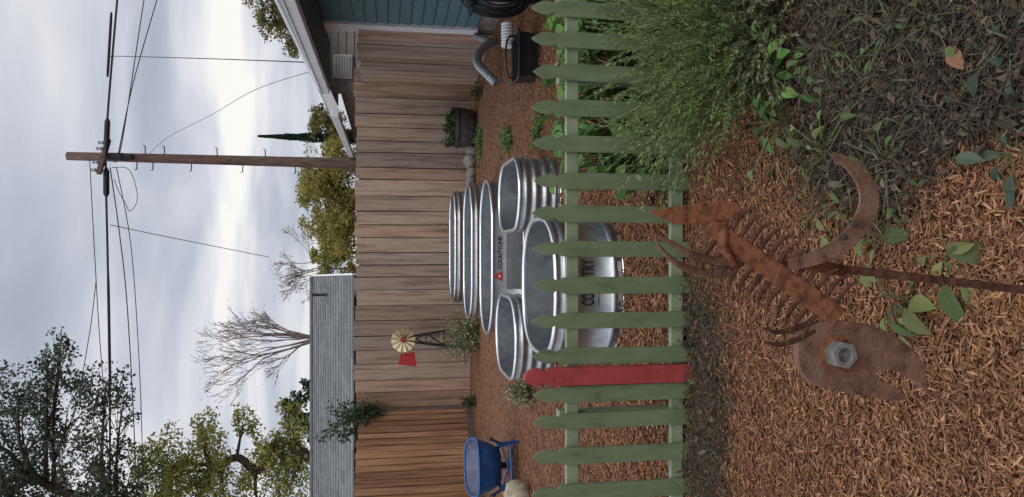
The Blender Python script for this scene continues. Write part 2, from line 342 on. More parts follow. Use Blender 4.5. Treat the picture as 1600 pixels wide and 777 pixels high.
# ------------------------------------------------------------------ picket fence
YF=G(1078,400).y
fr=thing('picket_fence',(0,YF,0),'low green picket fence with one red picket across the garden','fence')
def picket(mb,xc,w,h,t,y,neck=.0,lean=0):
    hw=w/2
    prof=[(hw,0),(hw,h-.17),(hw*.96,h-.145),(hw*.62,h-.122),(hw*.60,h-.112),(hw*.80,h-.098),(hw*.86,h-.08),(hw*.74,h-.05),(hw*.42,h-.022),(hw*.06,h)]
    pts=[(a,b) for a,b in prof]+[(-a,b) for a,b in reversed(prof)]
    mb.prism([V((xc+a+lean*b,y-t/2,b)) for a,b in pts],[V((xc+a+lean*b,y+t/2,b)) for a,b in pts])
centers=[22,69,119,173,228,284,336,390,446,500,555,612,653,708,763,-32,-86,817,871]
for c in centers:
    p=P(1000,c,YF); mb=MB(); picket(mb,p.x,.080+random.uniform(-.003,.003),.805+random.uniform(-.008,.008),.018,YF+random.uniform(-.002,.002),lean=random.uniform(-.006,.006)); mb.build('picket','picket',fr,bevel=.002)
mb=MB(); p=P(1000,584,YF)
hw=.044; h=.85; 
mb.prism([V((p.x-hw,YF-.03,0)),V((p.x+hw,YF-.03,0)),V((p.x+hw,YF-.03,.70)),V((p.x-hw,YF-.03,.70))],[V((p.x-hw,YF+.01,0)),V((p.x+hw,YF+.01,0)),V((p.x+hw,YF+.01,.70)),V((p.x-hw,YF+.01,.70))])
tp=[(hw,.70),(hw*.95,.728),(hw*.66,.745),(hw*.66,.757),(hw*.92,.772),(hw*.95,.80),(hw*.7,.83),(hw*.3,.85)]
tp=tp+[(-a,b) for a,b in reversed(tp)]
mb.prism([V((p.x+a,YF-.03,b)) for a,b in tp],[V((p.x+a,YF+.01,b)) for a,b in tp])
tag(mb.build('picket','redpaint',fr,bevel=.003),'red picket set between the green ones')
for v0,v1 in ((886,905),(1050,1069)):
    z1=P(v0,400,YF).z; z0=P(v1,400,YF).z
    mb=MB(); mb.box((0,YF+.031,(z0+z1)/2),(4.6,.036,z1-z0)); mb.build('rail','rail',fr,bevel=.003)
for c in (119,653):
    p=P(1000,c,YF); mb=MB(); mb.box((p.x,YF+.09,.33),(.07,.07,.66)); mb.build('post','rail',fr,bevel=.003)
# ------------------------------------------------------------------ back fences
def boards(mb,a,b,h,w,t=.02,hv=.03,gap=.014,mback=None):
    a=V(a);b=V(b); d=(b-a); L_=d.length; d.normalize(); nrm=V((d.y,-d.x,0)); s=0
    rot=Matrix((d,V((-d.y,d.x,0)),V((0,0,1)))).transposed()
    while s<L_:
        ww=w*random.uniform(.82,1.15); hh=h+random.uniform(-hv,hv)
        c=a+d*(s+ww/2)+nrm*random.uniform(0,.012)
        mb.box((c.x,c.y,hh/2+.02),(ww-gap*random.uniform(.6,1.3),t,hh),rot@Matrix.Rotation(random.uniform(-.004,.004),3,'Y')); s+=ww
        if mback is not None:
            c=a+d*s-nrm*.032; mback.box((c.x,c.y,(h-.06)/2+.02),(.10,.016,h-.06),rot)
A=P(640,637,13.3); B=P(640,118,13.3)
hB=P(557,400,13.3).z
bf=thing('back_fence',((A.x+B.x)/2,13.3,0),'tall weathered wooden board fence closing the back of the yard','fence')
mb=MB(); mk_=MB(); boards(mb,(A.x,13.3,0),(B.x+.3,13.3,0),hB,.255,gap=.016,mback=mk_); mb.build('boards','weather',bf); mk_.build('back_battens','oldrail',bf)
mb=MB(); 
for z in (.35,1.1,1.8): mb.box(((A.x+B.x)/2,13.38,z),(B.x-A.x,.05,.09))
mb.build('rails','oldrail',bf)
mb=MB(); mb.box((A.x-.03,13.25,hB/2),(.1,.1,hB)); mb.build('post','oldrail',bf)
lf=thing('side_fence',(A.x-1,12.4,0),'warm brown narrow board fence behind the blue wheelbarrow','fence')
A2=V((A.x-.05,13.2,0)); L2=P(700,860,10.6); L2.z=0
mb=MB(); mk_=MB(); boards(mb,L2,A2,hB-.06,.15,t=.022,gap=.026,mback=mk_); mb.build('boards','warmwood',lf); mk_.build('back_battens','oldrail',lf)
mb=MB(); d=(A2-L2).normalized(); nrm=V((-d.y,d.x,0))
for z in (.3,1.0,1.75): mb.bar(L2+nrm*.08+V((0,0,z)),A2+nrm*.08+V((0,0,z)),.05,.1)
mb.build('rails','oldrail',lf)
mb=MB(); mb.bar(L2-nrm*.05+V((0,0,.07)),A2-nrm*.05+V((0,0,.07)),.03,.13); mb.build('kickboard','oldrail',lf)
a3=P(640,133,12.6); b3=P(640,50,10.5); a3.z=b3.z=0
rf=thing('return_fence',((a3.x+b3.x)/2,11.5,0),'short board fence running from the back fence to the teal house','fence')
mb=MB(); mk_=MB(); boards(mb,a3,b3,1.90,.17,gap=.014,mback=mk_); mb.build('boards','weather',rf); mk_.build('back_battens','oldrail',rf)
mb=MB()
for z in (.3,1.2): mb.bar(a3+V((.08,0,z)),b3+V((.08,0,z)),.05,.09)
mb.build('rails','oldrail',rf)
# ------------------------------------------------------------------ houses
th=thing('teal_house',(4.6,7.3,0),'teal lap sided house with white gutter and corner trim','house')
X0=3.1; YC=10.45; ZT=2.34
mb=MB(); z=.28
while z<ZT:
    mb.prism([V((X0-.030,YC,z)),V((X0-.008,YC,z+.155)),V((X0+.03,YC,z+.155)),V((X0+.03,YC,z))],[V((X0-.030,3.5,z)),V((X0-.008,3.5,z+.155)),V((X0+.03,3.5,z+.155)),V((X0+.03,3.5,z))]); z+=.152
mb.build('siding','teal',th)
mb=MB(); mb.box((6.1,7.1,1.25),(5.9,7.1,2.2)); mb.prism([V((3.15,10.66,ZT)),V((9,10.66,ZT)),V((6.1,10.66,3.7))],[V((3.15,3.5,ZT)),V((9,3.5,ZT)),V((6.1,3.5,3.7))]); mb.build('wall','teal',th)
mb=MB(); mb.box((X0+.5,7,.14),(1,7.1,.28)); mb.build('foundation','stone',th)
mb=MB(); mb.box((X0-.015,YC-.03,1.3),(.09,.34,2.1)); mb.build('corner_trim','white',th)
ex,ez=2.45,2.40; rx_,rz_=6.1,4.15
mb=MB(); 
mb.prism([V((ex,11.5,ez)),V((rx_,11.5,rz_)),V((rx_,11.5,rz_+.12)),V((ex,11.5,ez+.12))],[V((ex,3,ez)),V((rx_,3,rz_)),V((rx_,3,rz_+.12)),V((ex,3,ez+.12))])
mb.prism([V((9.8,11.5,ez)),V((rx_,11.5,rz_)),V((rx_,11.5,rz_+.12)),V((9.8,11.5,ez+.12))],[V((9.8,3,ez)),V((rx_,3,rz_)),V((rx_,3,rz_+.12)),V((9.8,3,ez+.12))])
mb.build('roof','shingle',th)
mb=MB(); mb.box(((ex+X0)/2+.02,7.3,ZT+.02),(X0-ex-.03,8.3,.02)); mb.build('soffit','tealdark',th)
mb=MB(); mb.box((ex-.05,7.2,ez+.02),(.10,8.7,.12)); mb.box((ex-.105,7.2,ez+.075),(.02,8.7,.02)); mb.build('gutter','white',th,bevel=.008)
mb=MB(); mb.bar((ex,11.52,ez+.05),(rx_,11.52,rz_+.05),.04,.2,up=V((0,0,1))); mb.build('fascia','white',th)
bh=thing('beige_house',(5.5,18,0),'beige house with louvred gable vent beyond the fence','house')
mb=MB(); z=0.0
while z<4.2:
    xr=3.0 if z<2.4 else 2.7+(z-2.4)/.45
    if xr<6.4: mb.prism([V((xr,14.5,z)),V((6.6,14.5,z)),V((6.6,14.52,z+.15)),V((xr,14.52,z+.15))],[V((xr,14.7,z)),V((6.6,14.7,z)),V((6.6,14.7,z+.15)),V((xr,14.7,z+.15))])
    z+=.152
mb.build('siding','beige',bh)
mb=MB(); mb.box((5,18,1.2),(3.9,6.5,2.4)); mb.build('wall','beige',bh)
mb=MB(); mb.prism([V((2.5,13.9,2.42)),V((6.6,13.9,4.27)),V((6.6,13.9,4.38)),V((2.5,13.9,2.53))],[V((2.5,21,2.42)),V((6.6,21,4.27)),V((6.6,21,4.38)),V((2.5,21,2.53))]); mb.build('roof','shingle',bh)
mb=MB(); mb.box((2.45,17.4,2.44),(.11,7.2,.14)); mb.build('gutter','white',bh,bevel=.01)
mb=MB(); mb.bar((2.5,13.87,2.44),(6.6,13.87,4.29),.04,.17); mb.build('fascia','white',bh)
vc=P(535,103,14.4); mb=MB(); mb.box((vc.x,14.46,vc.z),(.46,.04,.36)); vo=mb.build('vent','white',bh)
mb=MB()
for k in range(6): mb.box((vc.x,14.425,vc.z-.125+k*.05),(.38,.03,.022),Matrix.Rotation(.5,3,'X'))
mb.build('louvres','white',vo)
gh=thing('grey_roof_house',(-5,18,0),'low house with grey shingle roof behind the back fence','house')
Er=P(489,432,20); Ee_x=P(555,430,16.2).x; zr=Er.z; ze=2.2
mb=MB(); rows=16
for i in range(rows):
    t0=i/rows; t1=(i+1)/rows+.01
    y0=16.2+(20-16.2)*t0; y1=16.2+(20-16.2)*min(t1,1); z0=ze+(zr-ze)*t0; z1=ze+(zr-ze)*min(t1,1)
    xx0=Ee_x+(Er.x-Ee_x)*t0
    xs=-12.0
    while xs<xx0:
        xe=min(xs+random.uniform(.3,.6),xx0)
        mb.add([(xs,y0,z0+.035),(xe,y0,z0+.035),(xe,y1,z1+.008),(xs,y1,z1+.008),(xs,y0,z0),(xe,y0,z0)],[(0,1,2,3),(4,5,1,0)]); xs=xe
mb.add([(-12,20,zr),(Er.x,20,zr),(Er.x,24,ze),(-12,24,ze)],[(0,1,2,3)])
mb.build('roof','shingle',gh)
mb=MB(); mb.box((-6.5,20.1,1.05),(10.8,7,2.1)); mb.prism([V((-1.1,16.7,2.1)),V((-1.1,23.5,2.1)),V((-1.1,20,zr-.1))],[V((-11.8,16.7,2.1)),V((-11.8,23.5,2.1)),V((-11.8,20,zr-.1))]); mb.build('wall','beige',gh)
mb=MB(); mb.tube([V((-12,20,zr+.03)),V((Er.x,20,zr+.03))],.06,6); mb.build('ridge_cap','shingle',gh)
mb=MB(); mb.bar((Er.x+.02,20,zr-.03),(Ee_x+.02,16.2,ze-.02),.04,.14); mb.build('fascia','white',gh)
vp=P(508,461,18.4); mb=MB(); mb.tube([vp-V((0,0,.2)),P(488,461,18.4)],.035,8); mb.build('vent_pipe','wire',gh)
# ------------------------------------------------------------------ utility pole
YP=20; pb=P(600,257,YP); pt=P(105,244,YP); k=(pt-pb)/(pt.z-pb.z); base=pb-k*pb.z
up=thing('utility_pole',base,'tall brown wooden utility pole rising behind the fence','utility pole')
mb=MB(); mb.tube([base+(pt-base)*t for t in (0,.25,.5,.75,1)],[.16,.145,.13,.118,.105],14); mb.build('pole','pole',up,smooth=True)
def onpole(px): 
    zz=P(px,250,YP).z; return base+k*zz
for i,px in enumerate((215,228,240,258,300,340,380,415,462,505)):
    p=onpole(px); s=1 if i%2 else -1
    mb=MB(); mb.tube([p+V((.1*s,-.04,0)),p+V((.30*s,-.07,0)),p+V((.31*s,-.07,.05))],.014,6); mb.build('step','wire',up)
c=onpole(166)
mb=MB(); mb.box(c+V((0,-.17,0)),(1.1,.1,.11),Matrix.Rotation(.6,3,'Z')); mb.build('crossarm','pole',up)
for dx in (-.45,-.2,.25,.45):
    q=c+Matrix.Rotation(.6,3,'Z')@V((dx,0,0))+V((0,-.17,.05)); mb=MB(); mb.tube([q,q+V((0,0,.06)),q+V((0,0,.1)),q+V((0,0,.16))],[.02,.05,.035,.04],8); mb.build('insulator','galvdull',up)
for zz,sz in ((185,.10),(200,.08)):
    q=onpole(zz); mb=MB(); mb.tube([q+V((0,-.15,-.15)),q+V((0,-.15,.15))],[sz,sz],10); mb.build('terminal_box','wire',up)
# wires
def wire(label,pts,r,closure=None):
    p=spline([P(*q) for q in pts],10); o=MB(); o.tube(p,r,5); b=p[len(p)//2]
    ob=o.build('overhead_wire','wire',None,base=b); tag(ob,label,'overhead wire',None)
    for (a,b2,rr) in (closure or []):
        s=[P(*q) for q in (a,b2)]; mb=MB(); mb.tube([s[0],s[0].lerp(s[1],.12),s[0].lerp(s[1],.88),s[1]],[r,rr,rr,r],8); mb.build('splice_case','wire',ob,smooth=True)
    return ob
Y=YP-.3
wire('thickest black overhead cable bundle crossing the whole sky past the pole',[(197,-150,21),(183,0,20.6),(168,180,20),(165,250,Y),(168,400,20),(171,560,20.6),(172,777,21.5),(172,930,22)],.028,
     [((168,185,20),(166,232,Y),.07),((166,262,Y),(166,308,19.9),.075),((174,20,20.5),(168,120,20.2),.035),((169,430,20.1),(172,600,20.8),.036)])
wire('upper of two thin wires right of the pole rising to the crossarm',[(238,-60,21),(225,0,20.8),(190,225,Y),(176,252,Y)],.013)
wire('lower of two thin wires right of the pole meeting below the crossarm',[(262,-60,21),(245,0,20.8),(208,130,20.3),(185,240,Y)],.013)
wire('drop wire falling from the cable bundle to the teal house gutter',[(177,90,20.2),(184,88,20),(330,92,16),(492,98,11.5)],.010)
wire('thin slack wire curving from the pole to the teal house roof',[(234,240,Y),(262,215,18),(330,180,15),(400,140,13),(492,110,11.5)],.005)
wire('drop wire from the cable bundle down to the pale bare tree',[(172,352,20),(184,354,20.2),(240,366,21),(330,384,23),(420,402,25)],.010)
wire('highest thin wire left of the pole top',[(140,250,Y),(148,400,20.2),(155,520,20.6),(165,650,21),(172,790,21.5)],.011)
wire('sagging wire left of the pole just under the thick cable bundle',[(172,262,Y),(186,360,20),(198,470,20.3),(208,640,20.8),(213,777,21.3),(216,900,22)],.014)
wire('lowest slack wire left of the pole dipping towards the oak crown',[(182,262,Y),(204,380,20),(216,540,20.5),(222,690,21),(226,880,22)],.011)
wire('tangled loop of loose wire hanging beside the pole',[(175,262,Y),(200,264,Y),(212,290,Y),(214,315,Y),(203,330,Y),(196,318,Y),(186,300,Y),(178,280,Y)],.009)
wire('short wire sloping down from the bundle towards the oak branches',[(150,440,20.1),(140,520,21),(118,640,22),(95,720,23)],.011)
# ------------------------------------------------------------------ trees
def tree(name,label,bark,leafmat,trunk,clusters,nl,ls,tr0=.16,tr1=.07,group=None,twn=7,asp=.55,sub=.42):
    tp=spline([V(t) for t in trunk],6); n=len(tp)
    root=thing(name,tp[0],label,'tree',group)
    tb=MB(); tb.tube(tp,[tr0+(tr1-tr0)*i/(n-1) for i in range(n)],8)
    cb_=MB()
    tot=sum(r**2 for _,r in clusters)
    for c,r in clusters:
        c=V(c)
        cand=[p for p in tp[n//3:] if p.z<c.z+r*.3] or tp[-1:]
        s=min(cand,key=lambda p:(p-c).length+random.uniform(0,r*.5))
        mid=s.lerp(c,.5)+rv()*r*.35
        path=spline([s,mid,c],5); r0=max(tr1*.75,.02)*min(1,r/1.2+.4)
        tb.tube(path,[r0*(1-.75*i/(len(path)-1)) for i in range(len(path))],6)
        ns=int(twn*2)
        for k_ in range(ns):
            sc=c+V((rv().x*r,rv().y*r,rv().z*r*.85)); st=random.choice(path[4:])
            m_=st.lerp(sc,.5)+rv()*r*.15
            tb.tube([st,m_,sc],[r0*.25,r0*.16,.006],4,cap=False)
            nn_=int(nl*(r**2/tot)/ns*random.uniform(.3,1.8)); sr=r*sub*random.uniform(.6,1.15)
            for _ in range(nn_):
                u=rv(); p=sc+V((u.x*sr,u.y*sr,u.z*sr*.7)); l=ls*random.uniform(.6,1.3); card(cb_,p,l,l*asp)
    tb.build('trunk',bark,root,smooth=True); cb_.build('crown',leafmat,root)
    return root
def cl(lst): return [(P(a,b,y),r*y/f) for a,b,y,r in lst]
tree('oak_tree','dark evergreen oak with airy crown at far left above the wires','bark','oak',
  [(-8,20,0),(-7.6,20,4),P(260,800,20),P(120,775,20),P(40,740,20)],
  cl([(40,700,20,62),(75,590,20,50),(30,620,19.5,42),(110,660,20.5,58),(165,610,20,40),(150,720,19.5,62),(20,770,20,60),(85,790,20,70),(195,760,20.5,48),(95,545,20,26),(-60,700,20,80),(-40,800,20,80),(190,640,20,26)]),16000,.11,.22,.09,sub=.52)
tree('yellow_green_tree','yellow green tree with crooked dark limbs above the left end of the grey roof','bark','yel',
  [(-6.6,22,0),(-6.4,22,3),P(440,690,22),P(405,735,22),P(370,715,22),P(330,735,22)],
  cl([(270,730,22,50),(250,780,22,60),(320,690,22,40),(350,760,22,55),(420,710,22,45),(300,800,22,60),(410,790,22,60),(455,670,22,32),(380,665,22.5,26),(230,720,22,26),(460,740,22,36),(440,700,22.5,30),(455,640,22.5,18)]),16000,.11,.2,.09,sub=.52)
tree('dark_tree','small dark green tree peeking over the middle of the grey roof','bark','dk',[(-4.8,25.5,0),P(500,645,25.5),P(470,645,25.5)],cl([(465,645,25.5,26),(452,632,25.5,16),(475,672,25.5,22),(485,610,25.5,18)]),2600,.13,.1,.05)
tree('olive_tree','olive yellow bushy tree above the fence beside the utility pole','bark','olive',[(1.6,25,0),P(560,300,25),P(510,310,25)],cl([(505,310,25,38),(485,270,25,24),(520,260,25,36),(500,350,25.5,30),(535,350,25,40),(480,300,25,20),(530,300,25,42),(520,232,25,22),(505,285,24.5,36),(545,260,25,26),(540,330,24.5,34),(545,385,25,26)]),17000,.10,.12,.04,sub=.5)
tree('yellow_shrub_tree','low yellow green tree just right of the grey roof end','bark','yel',[(-.2,27,0),P(560,395,27),P(540,395,27)],cl([(530,400,27,30),(535,360,27,30),(510,420,27,20),(545,425,27,20),(515,380,27,24),(495,400,27,14)]),6500,.11,.1,.04)
tree('autumn_tree','autumn tinted tree above the teal house roof','bark','autumn',[(8,25,0),(8,25,3.5),P(450,10,25)],cl([(430,30,25,34),(450,70,25,20),(415,0,25,34),(470,60,25,24),(440,-30,25,50),(480,20,25,34)]),6500,.11,.14,.05)
tree('russet_bush_tree','small russet tree between the beige roof and the cypress','bark','autumn',[(3.9,26,0),P(540,205,26),P(515,205,26)],cl([(505,205,26,24),(520,190,26,22),(500,175,26,14),(525,215,26,22)]),3000,.11,.1,.05)
# cypress
cb0=P(560,216,26); ct=P(408,213,26); cb0.z=0; cb0.x=ct.x*1.0
ro=thing('cypress_tree',cb0,'slender dark pointed cypress left of the beige house','tree')
mb=MB(); mb.tube([cb0,cb0.lerp(ct,.9)],[.09,.02],6); mb.build('trunk','bark',ro)
mb=MB()
for i in range(5200):
    t=random.random()**.8; zc=cb0.lerp(ct,.12+.88*t); r=.20*min(1,(1-t)*2.0+.02)*random.uniform(.2,1)*(1+.10*math.sin(t*40)); a=random.uniform(0,6.28)
    card(mb,zc+V((math.cos(a)*r,math.sin(a)*r,0)),.14,.045,V((math.cos(a)*.25,math.sin(a)*.25,1)))
mb.build('crown','cyp',ro)
# bare trees
def bare(name,label,base,fork,bark,leafmat,nl,spread,len0,rad0,depth,ls,sd,pb=.45):
    rst=random.getstate(); random.seed(sd)
    ro=thing(name,base,label,'tree'); tb=MB(); tips=[]
    def rec(p,d,l,r,dep):
        q1=p+d*l*.5+rv()*l*.06; q=q1+(d+rv()*.16).normalized()*l*.5
        tb.tube([p,q1,q],[r,r*.85,r*.68],5 if dep>2 else 3,cap=False)
        if dep<=2: tips.append(q)
        if dep==0: return
        nb=3 if random.random()<pb else 2
        for _ in range(nb):
            nd=(d+rv()*spread+V((0,0,.10))).normalized(); rec(q if random.random()<.7 else q1,nd,l*random.uniform(.62,.84),max(r*.58,.0065),dep-1)
    tb.tube([base,fork[0]],[rad0*1.5,rad0*1.2],8)
    for d in fork[1]: rec(fork[0],V(d).normalized(),len0*random.uniform(.85,1.1),rad0,depth)
    tb.build('trunk',bark,ro)
    mb=MB()
    for _ in range(nl):
        t=random.choice(tips); card(mb,t+rv()*.22,ls,ls*.55)
    mb.build('crown',leafmat,ro); random.setstate(rst)
fk=P(508,527,24); bs=V((fk.x,24,0))
bare('bare_tree','large bare greyish tree with fanned limbs above the grey roof',bs,(fk,[(-.22,0,1),(-.02,.2,1),(.20,-.1,1),(-.40,-.1,.95)]),'barkred','russet',600,.58,1.12,.050,6,.055,11,.28)
fk=P(520,420,27); bs=V((fk.x,27,0))
bare('pale_bare_tree','smaller pale leafless tree right of the large bare tree',bs,(fk,[(-.4,0,1),(0,.2,1),(.4,-.1,1)]),'barkpale','russet',300,.72,.66,.030,6,.05,4,.35)
# vine
vr=thing('climbing_vine',P(600,650,13.05),'dark green vine spilling over the corner where the two fences meet','vine')
mb=MB(); st=MB()
for i in range(26):
    a=P(random.uniform(560,600),random.uniform(632,668),13.1); b=P(random.uniform(500,580),random.uniform(628,690),13.1+random.uniform(-.2,.2)); 
    pth=spline([a,a.lerp(b,.5)+rv()*.12,b],5); st.tube(pth,.006,4)
    for p in pth:
        for _ in range(4): card(mb,p+rv()*.1,random.uniform(.05,.08),random.uniform(.035,.06))
st.build('stem','twig',vr); mb.build('foliage','vine',vr)
# ------------------------------------------------------------------ tanks
def outline(a,b,kind,off=0,n=72,ne=2.6):
    pts=[]
    if kind=='stadium':
        if a>=b: r=b; hx,hy=a-b,0
        else: r=a; hx,hy=0,b-a
        r+=off
        for i in range(n):
            t=2*math.pi*(i+.5)/n; cx_,sy_=math.cos(t),math.sin(t)
            pts.append((cx_*r+(hx if cx_>=0 else -hx), sy_*r+(hy if sy_>=0 else -hy)))
    else:
        for i in range(n):
            t=2*math.pi*i/n; c_,s_=math.cos(t),math.sin(t)
            pts.append(((a+off)*math.copysign(abs(c_)**(2/ne),c_),(b+off)*math.copysign(abs(s_)**(2/ne),s_)))
    return pts
def tank(label,cx,cy,a,b,h,kind,group='galvanized stock tanks',rot=0,beads=(.16,.38,.62,.84)):
    root=thing('stock_tank',(cx,cy,0),label,'stock tank',group)
    def bead(zc): return [(0,zc-.026),(.009,zc-.020),(.018,zc-.007),(.018,zc+.007),(.009,zc+.020),(0,zc+.026)]
    prof=[(-.03,.004),(0,.02)]
    for q in beads: prof+=bead(h*q)
    prof+=[(0,h-.02),(0,h)]
    n=96; lp=lambda off,z:[(cx+x_,cy+y_,z) for x_,y_ in outline(a,b,kind,off,n)]
    mb=MB(); mb.loft([lp(*q) for q in prof]); mb.build('body','galv',root,smooth=True)
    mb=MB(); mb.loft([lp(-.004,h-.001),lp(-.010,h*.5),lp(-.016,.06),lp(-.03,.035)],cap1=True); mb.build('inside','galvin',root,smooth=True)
    mb=MB(); mb.closed_tube([V(q) for q in lp(.006,h)],.019,10); mb.build('rim','galvrim',root,smooth=True)
    mb=MB(); mb.closed_tube([V(q) for q in lp(.002,.014)],.012,6); mb.build('base_seam','galvrim',root,smooth=True)
    return root
def text_mb(txt,size,off=0):
    cu=bpy.data.curves.new('t','FONT'); cu.body=txt; cu.size=size; cu.align_x='CENTER'; cu.align_y='CENTER'; cu.offset=off; cu.resolution_u=3
    o=bpy.data.objects.new('t',cu); C.objects.link(o); bpy.context.view_layer.update()
    me=bpy.data.meshes.new_from_object(o.evaluated_get(bpy.context.evaluated_depsgraph_get()))
    v=[tuple(x.co) for x in me.vertices]; fc=[tuple(p.vertices) for p in me.polygons]
    bpy.data.objects.remove(o); bpy.data.meshes.remove(me); return v,fc
def xspan(py0,py1,px,Y): return P(px,py1,Y).x,P(px,py0,Y).x
def mk(label,px_rim,py0,py1,Yn,dep,kind,h,**kw):
    Yc=Yn+dep/2; l,r=xspan(py0,py1,px_rim,Yc); return tank(label,(l+r)/2,Yc,(r-l)/2,dep/2,h,kind,**kw),((l+r)/2,Yc,(r-l)/2,dep/2,h)
mk('long oval stock tank farthest back against the board fence',705,300,472,11.6,1.0,'stadium',.44)
mk('long oval stock tank second from the back fence',727,290,496,9.55,1.0,'stadium',.41)
t3,d3=mk('long oval stock tank with black lettering and a red badge on its side',755,284,520,7.85,1.0,'stadium',.385,beads=(.1,))
tr_,dr=mk('oval stock tank standing end on behind the right of the front tank',792,254,360,6.25,1.15,'stadium',.375)
tl_,dl=mk('oval stock tank standing end on behind the left of the front tank',790,464,585,6.4,1.15,'stadium',.38)
t1,d1=mk('large rounded stock tank nearest the picket fence with big black lettering',845,344,549,4.52,1.10,'super',.455,beads=(.16,.86))
cx,cy,a,b,h=d3
def word(mb,txt,size,x,z,y,off=0,width=None):
    v,fc=text_mb(txt,size,off)
    xs=[q[0] for q in v]; w=max(xs)-min(xs); mid=(max(xs)+min(xs))/2; s=(width/w) if width else 1
    mb.add([(x+(q[0]-mid)*s,y(x+(q[0]-mid)*s),z+q[1]) for q in v],fc)
yfl=cy-b
zc=P(782,400,7.84).z; xo=P(782,395,7.84).x
mb=MB()
zt=P(790,400,7.83).z; zb=P(818,400,7.83).z; xl,xr=xspan(350,452,795,7.83)
for k_ in range(8):
    z0=zb+(zt-zb)*k_/8; z1=zb+(zt-zb)*(k_+.6)/8
    mb.box(((xl+xr)/2,yfl-.004,(z0+z1)/2),(xr-xl,.012,z1-z0))
mb.build('ribs','darkgrey',t3)
mb=MB(); word(mb,'COUNTYLINE',.062,xo,zc,lambda x:yfl-.004,.0022,.355); mb.build('lettering','black',t3)
lg=P(780,432,7.83)
mb=MB(); hexp=[]
for cxx,czz in ((0,.050),(-.045,-.029),(.045,-.029)):
    for k_ in range(3):
        an=math.atan2(czz,cxx)+(k_-1)*.75; hexp.append((cxx+.009*math.cos(an),czz+.009*math.sin(an)))
hexp.sort(key=lambda q:math.atan2(q[1],q[0]))
yq=yfl-.006
mb.add([(lg.x+q[0],yq,lg.z+q[1]) for q in hexp],[tuple(range(len(hexp)))]); bd=mb.build('badge','redprint',t3)
star=[]
for k_ in range(10):
    an=math.pi/2+k_*math.pi/5; rr=.020 if k_%2==0 else .008; star.append((lg.x+rr*math.cos(an),yq-.002,lg.z-.006+rr*math.sin(an)))
mb=MB(); mb.add(star,[tuple(range(10))]); mb.build('star','whiteprint',bd)
cx1,cy1,a1,b1_,h1=d1
def fy(x):
    t=min(abs((x-cx1)/a1),.999); return cy1-b1_*(1-t**2.6)**(1/2.6)-.006
Yt=cy1-b1_
zc=P(920,440,Yt).z; sc_=(P(920,400,Yt).x-P(920,500,Yt).x)/100
mb=MB()
for wd_,pc,wpx in (('CO',468,20),('UN',446,20),('TRY',418.5,28)):
    word(mb,wd_,.108,P(920,pc,Yt).x,zc,fy,.0025,wpx*sc_)
mb.build('lettering','black',t1)
mb=MB(); z=P(935,466,Yt).z; x0,x1=xspan(459,477,935,Yt)
for i in range(7):
    xa=x0+(x1-x0)*i/7; xb=xa+(x1-x0)/7*.7; mb.add([(xa,fy(xa),z-.004),(xb,fy(xb),z-.004),(xb,fy(xb),z+.004),(xa,fy(xa),z+.004)],[(0,1,2,3)])
mb.build('small_print','black',t1)
# ------------------------------------------------------------------ garden windmill
Yw=12.5; wc=P(630,531,Yw); 
wm=thing('garden_windmill',V((wc.x,Yw,0)),'small garden windmill with cream blades and red tail before the fence','garden windmill')
mb=MB(); 
for sx,sy in ((-1,-1),(1,-1),(1,1),(-1,1)):
    mb.tube([V((wc.x+sx*.20,Yw+.06+sy*.20,0)),V((wc.x+sx*.025,Yw+.06+sy*.025,wc.z+.02))],.012,6)
for z_ in (.25,.55,.85):
    rr=.2-.175*z_/wc.z; r2=.2-.175*(z_+.28)/wc.z
    for i,(s1,s2) in enumerate((((-1,-1),(1,-1)),((1,-1),(1,1)),((1,1),(-1,1)),((-1,1),(-1,-1)))):
        mb.tube([V((wc.x+s1[0]*rr,Yw+.06+s1[1]*rr,z_)),V((wc.x+s2[0]*r2,Yw+.06+s2[1]*r2,z_+.28))],.007,5)
        mb.tube([V((wc.x+s1[0]*r2,Yw+.06+s1[1]*r2,z_+.28)),V((wc.x+s2[0]*rr,Yw+.06+s2[1]*rr,z_))],.007,5)
        mb.tube([V((wc.x+s1[0]*rr,Yw+.06+s1[1]*rr,z_)),V((wc.x+s2[0]*rr,Yw+.06+s2[1]*rr,z_))],.007,5)
mb.build('tower','blackplastic',wm)
for k_ in range(12):
    an=k_*math.pi/6+.1; r0,r1=.045,.195
    pts=[]
    for rr,da,dy in ((r0,-.10,.01),(r1,-.20,.02),(r1+.008,0,0),(r1,.20,-.025),(r0,.10,-.01)):
        pts.append(V((wc.x+rr*math.cos(an+da),Yw-.06+dy,wc.z+rr*math.sin(an+da))))
    mb=MB(); mb.prism(pts,[q+V((0,.004,0)) for q in pts]); mb.build('blade','cream',wm)
mb=MB(); mb.tube([V((wc.x,Yw-.09,wc.z)),V((wc.x,Yw+.1,wc.z))],.04,12); mb.build('hub','wred',wm)
mb=MB()
pts=[P(626,553,Yw+.05),P(622,570,Yw+.05),P(651,573,Yw+.05),P(648,550,Yw+.05)]
mb.prism(pts,[q+V((0,.006,0)) for q in pts]); mb.build('tail','wred',wm)
mb=MB(); mb.tube([wc+V((0,.05,0)),P(634,556,Yw+.05)],.008,6); mb.build('tail_arm','blackplastic',wm)
